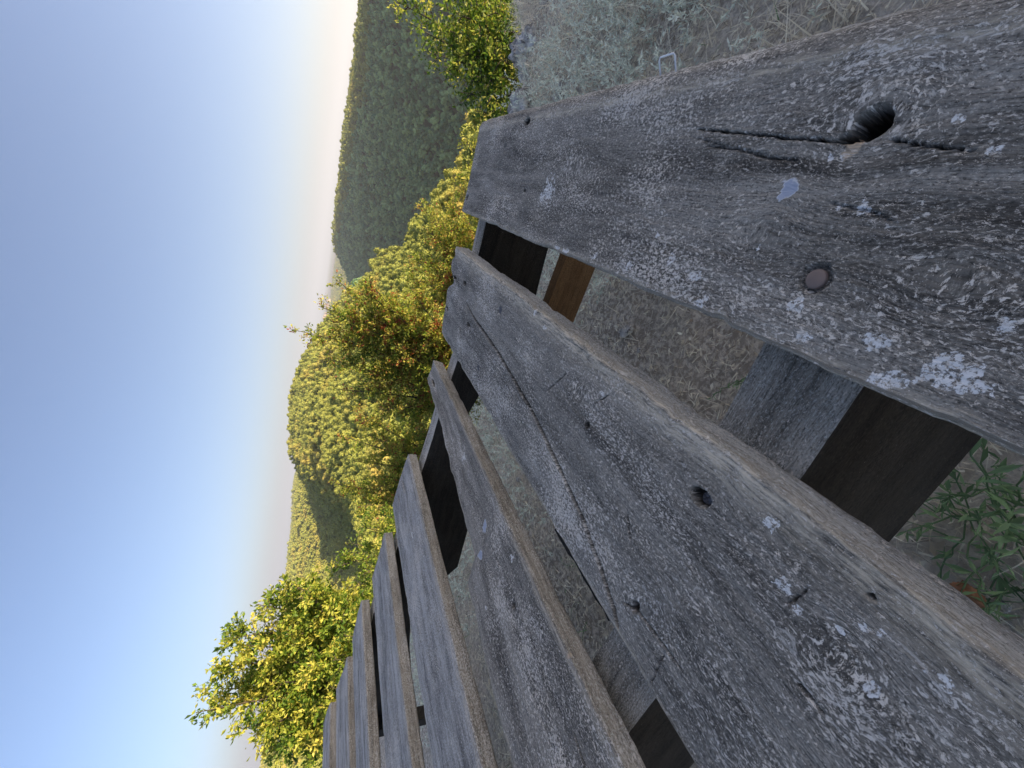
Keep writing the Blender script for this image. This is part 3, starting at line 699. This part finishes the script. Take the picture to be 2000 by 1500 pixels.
hl = mesh('hills', np.stack([XX, YY, ZZ], -1).reshape(-1, 3), F, M_HILL, smooth=True); tag(hl, kind='structure')

# ------------------------------------------------------------------ tree crowns for the hills
def crown_mesh(seed, nq, qs, spread=.5, lumps=9):
    r2 = np.random.default_rng(seed); C = r2.normal(size=(lumps, 3))*np.array([.26, .26, .20]); C[:, 2] += .58
    C[0] = (0, 0, .70); rad = r2.uniform(.14, .28, lumps)
    k_ = r2.integers(0, lumps, nq); d = r2.normal(size=(nq, 3)); d /= np.linalg.norm(d, axis=1, keepdims=True)
    P = C[k_]+d*(rad[k_]*r2.uniform(.82, 1.06, nq))[:, None]
    # drop quads buried inside other lumps
    dist = np.min([np.linalg.norm(P-C[j], axis=1)/rad[j] for j in range(lumps)], 0); P = P[dist > .8]; d = d[dist > .8]; n = len(P)
    N = d+r2.normal(size=(n, 3))*spread; N /= np.linalg.norm(N, axis=1, keepdims=True)
    T = np.cross(N, r2.normal(size=(n, 3))); T /= np.linalg.norm(T, axis=1, keepdims=True); B = np.cross(N, T); s = (qs*r2.uniform(.6, 1.3, n))[:, None]
    V = np.stack([P-T*s, P-B*s*.8, P+T*s, P+B*s*.8], 1).reshape(-1, 3); F = np.arange(n*4).reshape(-1, 4)
    tint = np.repeat(np.clip(r2.normal(.5, .22, n), 0, 1), 4)
    # inner masses so the crown is not see-through
    parts = [(V, F, tint)]
    for j in range(lumps):
        u = np.linspace(0, math.pi, 5); v = np.linspace(0, 2*math.pi, 7, endpoint=False); U, W_ = np.meshgrid(u, v, indexing='ij')
        S = np.stack([np.sin(U)*np.cos(W_), np.sin(U)*np.sin(W_), np.cos(U)], -1).reshape(-1, 3)*rad[j]*.80+C[j]
        i = np.arange(4)[:, None]*7+np.arange(7)[None, :]; jj = np.arange(4)[:, None]*7+((np.arange(7)+1) % 7)[None, :]
        parts.append((S, np.stack([i, i+7, jj+7, jj], -1).reshape(-1, 4), np.full(len(S), .3)))
    return merge(parts)
def trunk_mesh():
    pts = [(0, 0, -.12), (.01, 0, .1), (-.01, .01, .3), (0, 0, .5)]; v, f = tube(pts, [.045, .035, .028, .02], 6)
    for a_ in (0, 2.1, 4.2):
        v2, f2 = tube([(0, 0, .28), (.13*math.cos(a_), .13*math.sin(a_), .45), (.22*math.cos(a_), .22*math.sin(a_), .62)], [.02, .014, .006], 5)
        f = np.concatenate([f, f2+len(v)]); v = np.concatenate([v, v2])
    return v, f
cm = [crown_mesh(100+i, 1900, .036, .8, 13) for i in range(4)]
TV, TF = trunk_mesh()
protos = []
def hill_tree(i, loc, s, rz, mat, label, group, name):
    root = empty(name, loc); root.scale = (s, s, s); root.rotation_euler[2] = rz
    tag(root, label, 'tree', group)
    v, f, a = cm[i]; mesh('crown', v, f, mat, root, attrs=dict(tint=a)); mesh('trunk', TV, TF, M_BARK, root)
    protos.append(root); return root
def jgrid(cell, x0, x1, y0, y1, r2):
    gx = np.arange(x0, x1, cell); gy = np.arange(y0, y1, cell); X, Y = np.meshgrid(gx, gy)
    X = X.ravel()+r2.uniform(-.48, .48, X.size)*cell; Y = Y.ravel()+r2.uniform(-.48, .48, Y.size)*cell; return X, Y
r2 = np.random.default_rng(12)
bands = [(9, 30, 1.2), (30, 70, 1.6), (70, 140, 2.5), (140, 420, 3.5), (420, 1000, 5.2), (1000, 2300, 9.0)]
pts = []
for r0, r1, cell in bands:
    X, Y = jgrid(cell, -r1, r1*.5, 0, r1, r2); r = np.hypot(X, Y); az = np.degrees(np.arctan2(X, Y))
    ok = (r >= r0) & (r < r1) & (az > -73) & (az < 24)
    X, Y, r, az = X[ok], Y[ok], r[ok], az[ok]
    # keep only what a viewer on the cliff top could see
    cz = canopy(X, Y); vis = np.ones(len(X), bool)
    for f_ in (.25, .4, .55, .7, .8, .88, .94):
        vis &= canopy(X*f_, Y*f_)/np.maximum(r*f_, 1) < (cz+4)/r+.035
    X, Y, r = X[vis], Y[vis], r[vis]; s = cell*(.75+.75*r2.uniform(0, 1, len(X))**1.5)
    pts.append(np.stack([X, Y, s, r], 1))
pts = np.concatenate(pts)
zt = terrain(pts[:, 0], pts[:, 1]); hc = hcrown(pts[:, 3])
zt = canopy(pts[:, 0], pts[:, 1])-pts[:, 2]*.72 + (fbm(pts[:, 0]/22, pts[:, 1]/22, 3, 2)-.5)*pts[:, 2]*1.0+r2.uniform(-.45, .30, len(pts))*pts[:, 2]*np.where(canopy(pts[:, 0], pts[:, 1])/pts[:, 3] > -.012, .35, 1)
p_ = (pts[:, 0]-89)*.86+(pts[:, 1]-340)*.52; q_ = (pts[:, 0]-89)*-.52+(pts[:, 1]-340)*.86
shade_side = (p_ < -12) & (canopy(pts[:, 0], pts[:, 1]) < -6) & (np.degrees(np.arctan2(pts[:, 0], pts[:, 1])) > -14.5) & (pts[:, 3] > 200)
order = np.argsort(pts[:, 3]); near_i = order[:230]; rest = np.ones(len(pts), bool); rest[near_i] = False
hill_tree(0, (0, 0, 0), 1, 0, M_WOODS, '', '', 'hillside_tree'); 
for i in range(1, 4): hill_tree(i, (0, 0, 0), 1, 0, M_WOODS, '', '', 'hillside_tree')
LBLS = ['low rounded yellow-green tree between the tallest shrub and the shaded hollow', 'low rounded yellow-green tree on the slope below the domed wooded hill', 'low bright yellow tree on the slanting slope edge in front of the dark valley side']
GRPS = ['trees below the shaded hollow', 'trees on the slope below the domed hill', 'trees along the slope edge in front of the dark valley side']
LBL = 'rounded yellow-green tree standing in the sunlit wood on the slope below the cliff top'
GRP = 'sunlit trees on the slope nearest the bench'
for j, ix in enumerate(near_i):
    src = protos[j % 4]
    if j < 4: o = src
    else:
        o = src.copy(); COL.objects.link(o)
        for ch in list(src.children): c_ = ch.copy(); COL.objects.link(c_); c_.parent = o
    s = float(pts[ix, 2]); o.location = (float(pts[ix, 0]), float(pts[ix, 1]), float(zt[ix])); o.scale = (s, s, s*1.0)
    o.rotation_euler[2] = random.uniform(0, 6.28)
    az_ = math.degrees(math.atan2(pts[ix, 0], pts[ix, 1]))
    z_ = 0 if az_ < -40 else 1 if az_ < -14 else 2
    tag(o, LBLS[z_], 'tree', GRPS[z_])

def forest(name, sel, crowns, label, cat, huef):
    P = np.stack([pts[sel, 0], pts[sel, 1], zt[sel]], 1)
    me = bpy.data.meshes.new(name); me.vertices.add(len(P)); me.vertices.foreach_set('co', P.astype(np.float32).ravel())
    for a, val in (('sc', pts[sel, 2]), ('rz', r2.uniform(0, 6.28, len(P))), ('hue', huef(P))):
        at = me.attributes.new(a, 'FLOAT', 'POINT'); at.data.foreach_set('value', np.asarray(val, np.float32))
    at = me.attributes.new('pick', 'INT', 'POINT'); at.data.foreach_set('value', r2.integers(0, len(crowns), len(P)).astype(np.int32))
    o = bpy.data.objects.new(name, me); COL.objects.link(o); me.update()
    ng_ = bpy.data.node_groups.new(name, 'GeometryNodeTree')
    ng_.interface.new_socket('Geometry', in_out='INPUT', socket_type='NodeSocketGeometry')
    ng_.interface.new_socket('Geometry', in_out='OUTPUT', socket_type='NodeSocketGeometry')
    N = ng_.nodes; gi = N.new('NodeGroupInput'); go = N.new('NodeGroupOutput')
    m2p = N.new('GeometryNodeMeshToPoints'); ng_.links.new(gi.outputs[0], m2p.inputs[0])
    g2i = N.new('GeometryNodeGeometryToInstance')
    for c_ in crowns[::-1]:
        oi = N.new('GeometryNodeObjectInfo'); oi.inputs[0].default_value = c_; oi.transform_space = 'ORIGINAL'
        ng_.links.new(oi.outputs['Geometry'], g2i.inputs[0])
    iop = N.new('GeometryNodeInstanceOnPoints'); iop.inputs['Pick Instance'].default_value = True
    def na(nm, ty):
        n = N.new('GeometryNodeInputNamedAttribute'); n.data_type = ty; n.inputs[0].default_value = nm
        return [s for s in n.outputs if s.enabled and s.name == 'Attribute'][0]
    ng_.links.new(m2p.outputs[0], iop.inputs['Points']); ng_.links.new(g2i.outputs[0], iop.inputs['Instance'])
    ng_.links.new(na('pick', 'INT'), iop.inputs['Instance Index'])
    cx = N.new('ShaderNodeCombineXYZ'); ng_.links.new(na('rz', 'FLOAT'), cx.inputs[2]); ng_.links.new(cx.outputs[0], iop.inputs['Rotation'])
    ng_.links.new(na('sc', 'FLOAT'), iop.inputs['Scale']); ng_.links.new(iop.outputs[0], go.inputs[0])
    md = o.modifiers.new('scatter', 'NODES'); md.node_group = ng_
    return tag(o, label, cat, kind='stuff')
sun_cr = [p.children[0] for p in protos]
# four trees in the darker, shade-coloured woodland copy head the shaded wood; the rest of that wood is one mass
huef = lambda P: np.clip((fbm(P[:, 0]/14, P[:, 1]/14, 71, 3)-.55)*5, 0, 1)*r2.uniform(.3, 1, len(P))
forest('sunlit_forest', rest & ~shade_side, sun_cr, 'yellow-green autumn forest covering the sunlit hills and the far plateau', 'forest', huef)
dk = []
sidx = np.where(shade_side)[0]; sidx = sidx[np.argsort(pts[sidx, 3])][:4]
for j, ix in enumerate(sidx):
    rt = hill_tree(j, (float(pts[ix, 0]), float(pts[ix, 1]), float(zt[ix])), float(pts[ix, 2]), j, M_WOODS_SHADED,
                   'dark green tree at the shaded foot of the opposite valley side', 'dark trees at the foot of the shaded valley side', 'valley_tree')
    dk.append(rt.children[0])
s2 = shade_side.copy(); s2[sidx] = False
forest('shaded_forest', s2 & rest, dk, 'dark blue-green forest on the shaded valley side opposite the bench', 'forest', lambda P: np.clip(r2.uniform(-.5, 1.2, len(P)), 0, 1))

# ------------------------------------------------------------------ near shrubs, leaf by leaf
def shrub(name, base, tips, label, cat, seed, mat=M_LEAF, leaf=.042, tw=.32, nside=26, per=11, bright=.5, spread=.15, wid=.5, group=None, red=0.):
    """several stems from the base to the tips; each bears side twigs with leaves"""
    r2 = np.random.default_rng(seed); base = np.array(base, float); root = empty(name, tuple(base)); tag(root, label, cat, group)
    LP = []; LD = []; LT = []; WV = []
    for tip in tips:
        tip = np.array(tip, float)-base; b0 = np.array([r2.normal()*spread, r2.normal()*spread, 0]); H = np.linalg.norm(tip-b0)
        mid = (b0+tip)/2+r2.normal(size=3)*.06*H+np.array([0, 0, .04*H])
        ts = np.linspace(0, 1, 12); path = np.array([(1-t)**2*b0+2*t*(1-t)*mid+t*t*tip for t in ts])
        v, f = tube(path, np.linspace(.016, .002, 12)*min(1.5, H*.6), 6); WV.append((v, f, np.zeros(len(v))))
        ax = tip-b0; ax /= np.linalg.norm(ax)
        for s in range(nside):
            t = 1-(r2.uniform(0, 1)**.75)*.93; o_ = np.array([np.interp(t, ts, path[:, q]) for q in range(3)])
            L = tw*(.22+.95*(1-t)**.55)*r2.uniform(.6, 1.15); d = r2.normal(size=3); d -= ax*d.dot(ax); d /= np.linalg.norm(d)+1e-9
            d = d+ax*r2.uniform(.25, .9)+np.array([0, 0, .15]); d /= np.linalg.norm(d)
            tw_ts = np.linspace(0, 1, 5); tp = np.array([o_+d*L*q+np.array([0, 0, -.10*L*q*q]) for q in tw_ts])
            v, f = tube(tp, np.linspace(.0035, .001, 5), 4); WV.append((v, f, np.zeros(len(v))))
            nl = max(5, int(per*L/.2)); q = r2.uniform(.08, 1.0, nl); P = o_+d*(L*q)[:, None]; P[:, 2] -= .10*L*q*q
            P = P+r2.normal(size=P.shape)*.022; LP.append(P); LD.append(r2.normal(size=(nl, 3))*.85+d*.8+np.array([0, 0, -.12])); 
            LT.append(np.clip(r2.normal(bright, .20)+r2.normal(size=nl)*.16+(r2.uniform(size=nl) < red)*.5, 0, 1))
        nl = 16; q = r2.uniform(.8, 1.02, nl); P = b0+(tip-b0)*q[:, None]+r2.normal(size=(nl, 3))*.012; LP.append(P); LD.append(r2.normal(size=(nl, 3))*.8+ax); LT.append(np.clip(r2.normal(bright, .2, nl), 0, 1))
    P = np.concatenate(LP); D = np.concatenate(LD); T = np.concatenate(LT)
    v, f, a = leaves(P, D, leaf, wid, r2, T, .18, .12); mesh('foliage', v, f, mat, root, attrs=dict(tint=a))
    v, f, a = merge(WV); mesh('branch', v, f, M_BARK, root, smooth=True)
    return root, len(P)
def TP(lst): return [at_r(px, py, r) for px, py, r in lst]
tot = 0
def S(*a, **k):
    global tot; r_, n = shrub(*a, **k); tot += n
# tall tree at the left of the upright view
S('field_maple', (-4.6, 2.35, -2.6), TP([(382, 1392, 4.9), (415, 1300, 4.8), (462, 1425, 4.9), (500, 1180, 4.7), (470, 1260, 4.8), (560, 1135, 4.6), (600, 1160, 4.5), (560, 1240, 4.7), (520, 1330, 4.9), (600, 1300, 4.5), (640, 1200, 4.4), (560, 1420, 5.0), (620, 1380, 4.7), (640, 1280, 4.4), (430, 1250, 4.9), (400, 1345, 5.0), (520, 1460, 5.1)]),
  'tallest shrub, its pointed top against the sky, yellow on its sunny side', 'shrub', 41, leaf=.043, tw=.44, nside=170, per=52, bright=.56)
S('hawthorn', (-2.6, 5.0, -2.9), TP([(568, 643, 5.4), (622, 598, 5.3), (655, 545, 5.2), (700, 560, 5.1), (645, 650, 5.3), (640, 700, 5.4), (660, 760, 5.5), (700, 640, 5.2), (720, 720, 5.3), (760, 600, 5.0), (770, 680, 5.1), (790, 760, 5.2), (820, 640, 4.9), (740, 800, 5.4), (680, 600, 5.2), (730, 560, 5.1), (640, 610, 5.3), (830, 720, 5.0), (800, 560, 5.0)]),
  'bushy shrub with orange and red leaves and one thin spray reaching up against the sky', 'shrub', 42, M_LEAFR, .036, .42, 130, 42, .54, red=.07)
S('dogwood', (-4.3, 5.2, -3.1), TP([(665, 850, 6.2), (655, 945, 6.3), (690, 800, 6.0), (690, 900, 6.1), (720, 850, 5.9), (740, 950, 6.0), (700, 990, 6.2), (760, 880, 5.8), (790, 820, 5.6), (760, 1000, 5.8), (800, 900, 5.6), (720, 930, 6.0), (820, 840, 5.5)]),
  'yellow-green shrub with a few orange twigs, behind the third and fourth boards', 'shrub', 43, M_LEAFR, .036, .42, 115, 40, .56, red=.03)
S('buckthorn', (-3.9, 3.3, -2.7), TP([(650, 1110, 4.6), (675, 1060, 4.6), (705, 1030, 4.5), (740, 1040, 4.4), (680, 1150, 4.5), (710, 1120, 4.4), (735, 1090, 4.3), (700, 1200, 4.3), (670, 1200, 4.4), (720, 1000, 4.6), (760, 1010, 4.4)]),
  'low dense green shrub in front of the tallest one, its top level with the valley', 'shrub', 44, leaf=.032, tw=.34, nside=90, per=44, bright=.36)
S('privet', (-3.9, 2.1, -2.5), TP([(650, 1290, 4.3), (660, 1350, 4.3), (665, 1240, 4.2), (640, 1440, 4.3), (690, 1250, 4.1), (650, 1400, 4.2)]),
  'low shrub filling the space under the tallest one, just above the farthest boards', 'shrub', 45, leaf=.035, tw=.34, nside=90, per=38, bright=.42)
S('smoke_bush', (-1.0, 5.2, -2.7), TP([(780, 540, 5.7), (800, 500, 5.6), (820, 440, 5.5), (822, 400, 5.5), (850, 470, 5.3), (850, 430, 5.3), (860, 530, 5.2), (830, 560, 5.3), (880, 500, 5.0), (885, 450, 5.0), (870, 400, 5.2), (790, 580, 5.5)]),
  'yellow and orange-tipped shrub just beyond the gap between the first two boards', 'shrub', 46, M_LEAFR, .033, .36, 100, 38, .56, red=.04)
S('spindle_bush', (-.15, 4.6, -2.5), TP([(900, 300, 5.0), (885, 340, 5.0), (905, 270, 5.1), (890, 385, 4.9), (905, 350, 4.8), (900, 420, 4.7)]),
  'small bright yellow shrub showing past the corner of the end board', 'shrub', 47, leaf=.030, tw=.26, nside=70, per=36, bright=.72)
S('blackthorn', (1.15, 3.45, -2.2), TP([(775, 3, 3.9), (800, 45, 3.8), (830, 100, 3.7), (850, 10, 3.8), (870, 60, 3.7), (865, 130, 3.6), (900, 30, 3.7), (905, 100, 3.6), (895, 180, 3.5), (930, 60, 3.5), (935, 150, 3.4), (925, 215, 3.4), (960, 20, 3.5), (960, 110, 3.3), (955, 190, 3.3), (870, -40, 3.9), (920, -50, 3.8), (975, 60, 3.2), (980, 150, 3.1), (960, 215, 3.1)]),
  'green shrub at the cliff edge with a long yellow-lit arching shoot at its top', 'shrub', 48, leaf=.030, tw=.30, nside=95, per=40, bright=.40)
S('barberry', (1.75, 3.9, -1.7), TP([(920, -10, 4.2), (935, 0, 4.1), (945, -25, 4.2), (950, 2, 4.0)]),
  'small reddish-orange leaved bush at the top edge of the photo behind the green one', 'shrub', 49, M_LEAFR, .035, .22, 45, 24, .82)
# unseen thicket added to the right of the bench to shade it
M_THICK = M_LEAF
for j, (x, y) in enumerate(((5.9, 2.2), (5.9, .9), (5.7, -.3))):
    r3 = np.random.default_rng(60+j); tips = [(x+r3.normal()*.45, y+r3.normal()*.36, r3.uniform(.0, .8)) for _ in range(20)]
    S('thicket_shrub', (x, y, -.65), tips, 'dense green shrub in the thicket to the right of the bench, outside the photo', 'shrub', 60+j, leaf=.085, tw=.60, nside=30, per=10, bright=.3, spread=.3, wid=.6, group='shrubs of the thicket to the right of the bench')
rock('shade_outcrop', (8.4, .5, -.8), (1.3, 3.0, 3.8), 0, 'tall limestone block added out of view to the right to shade the bench', 'rock', n=60)  # unseen blocker added to keep direct sun off the bench
print('leaves', tot)

# ------------------------------------------------------------------ far things
M_WHITE = simple('turbine_white', (.75, .75, .75), .5)
def turbine(px, py, dist, lab):
    top = at_r(px, py, dist); z0 = float(canopy(np.array([top[0]]), np.array([top[1]]))[0])-5
    root = empty('wind_turbine', (top[0], top[1], z0)); tag(root, lab, 'wind turbine', 'wind turbines on the far horizon')
    h = top[2]-z0; v, f = tube([(0, 0, 0), (0, 0, h*.5), (0, 0, h)], [3, 2.4, 1.8], 8); mesh('tower', v, f, M_WHITE, root)
    v, f = tube([(-2, 3, h+1), (2, -6, h+1)], [2.4, 2.2], 8); mesh('nacelle', v, f, M_WHITE, root)
    for q in range(3):
        a_ = q*2.094+.4+px; v, f = tube([(0, -6, h+1), (math.sin(a_)*18, -6.5, h+1+math.cos(a_)*18), (math.sin(a_)*42, -7, h+1+math.cos(a_)*42)], [1.4, 2.0, .4], 5); mesh('blade', v, f, M_WHITE, root)
turbine(566, 981, 6500, 'white wind turbine on the horizon, further left in the upright view, above the shaded hollow')
turbine(574, 912, 6800, 'white wind turbine on the horizon just beside the wooded hilltop')
k = NB('quarry_rock'); tc = k.n('ShaderNodeTexCoord').outputs['Object']
k.l(k.mix(k.rng(k.noise(tc, .035, 6, .7), .4, .62), (.30, .20, .12), (.62, .46, .32)), k.b.inputs['Base Color']); k.b.inputs['Roughness'].default_value = .95; M_Q = k.m
# pale rocky bluff far away between the two hills
a0, a1 = math.radians(-19.6), math.radians(-16.2); nq = 60; V = []; F = []
for i in range(nq):
    a_ = a0+(a1-a0)*i/(nq-1); ed = min(1, min(i, nq-1-i)/8)
    hh = (.4+.6*float(vn(i*.35, 0, 5)))*ed
    for j in range(10):
        t = j/9; rr = 2050+t*70+float(vn(i*.9, j*.9, 6))*16; V.append((rr*math.sin(a_), rr*math.cos(a_), -46+t*36*hh+4*float(vn(i*.7, j*.7, 8))))
for i in range(nq-1):
    for j in range(9): F.append([i*10+j, (i+1)*10+j, (i+1)*10+j+1, i*10+j+1])
nfr = len(V)
for i in range(nq):     # back of the bluff, down to the ground behind
    a_ = a0+(a1-a0)*i/(nq-1); V.append((2260*math.sin(a_), 2260*math.cos(a_), -50))
for i in range(nq-1): F.append([i*10+9, (i+1)*10+9, nfr+i+1, nfr+i])
tag(mesh('rock_bluff', V, F, M_Q, smooth=False), 'pale orange sunlit rocky bluff far away between the two wooded hills', 'cliff')

# ------------------------------------------------------------------ haze
hz = [(-23000, -23000, -260), (23000, -23000, -260), (23000, 23000, -260), (-23000, 23000, -260), (-23000, -23000, 210), (23000, -23000, 210), (23000, 23000, 210), (-23000, 23000, 210)]
hm = bpy.data.materials.new('haze'); hm.use_nodes = True; t = hm.node_tree; t.nodes.clear()
pv = t.nodes.new('ShaderNodeVolumePrincipled'); pv.inputs['Color'].default_value = (.80, .88, 1, 1); pv.inputs['Density'].default_value = .00026
pv.inputs['Anisotropy'].default_value = .2
oo = t.nodes.new('ShaderNodeOutputMaterial'); t.links.new(pv.outputs[0], oo.inputs['Volume'])
tag(mesh('haze', hz, [[0, 3, 2, 1], [4, 5, 6, 7], [0, 1, 5, 4], [1, 2, 6, 5], [2, 3, 7, 6], [3, 0, 4, 7]], hm), 'thin evening haze over the valley', 'haze', kind='stuff')
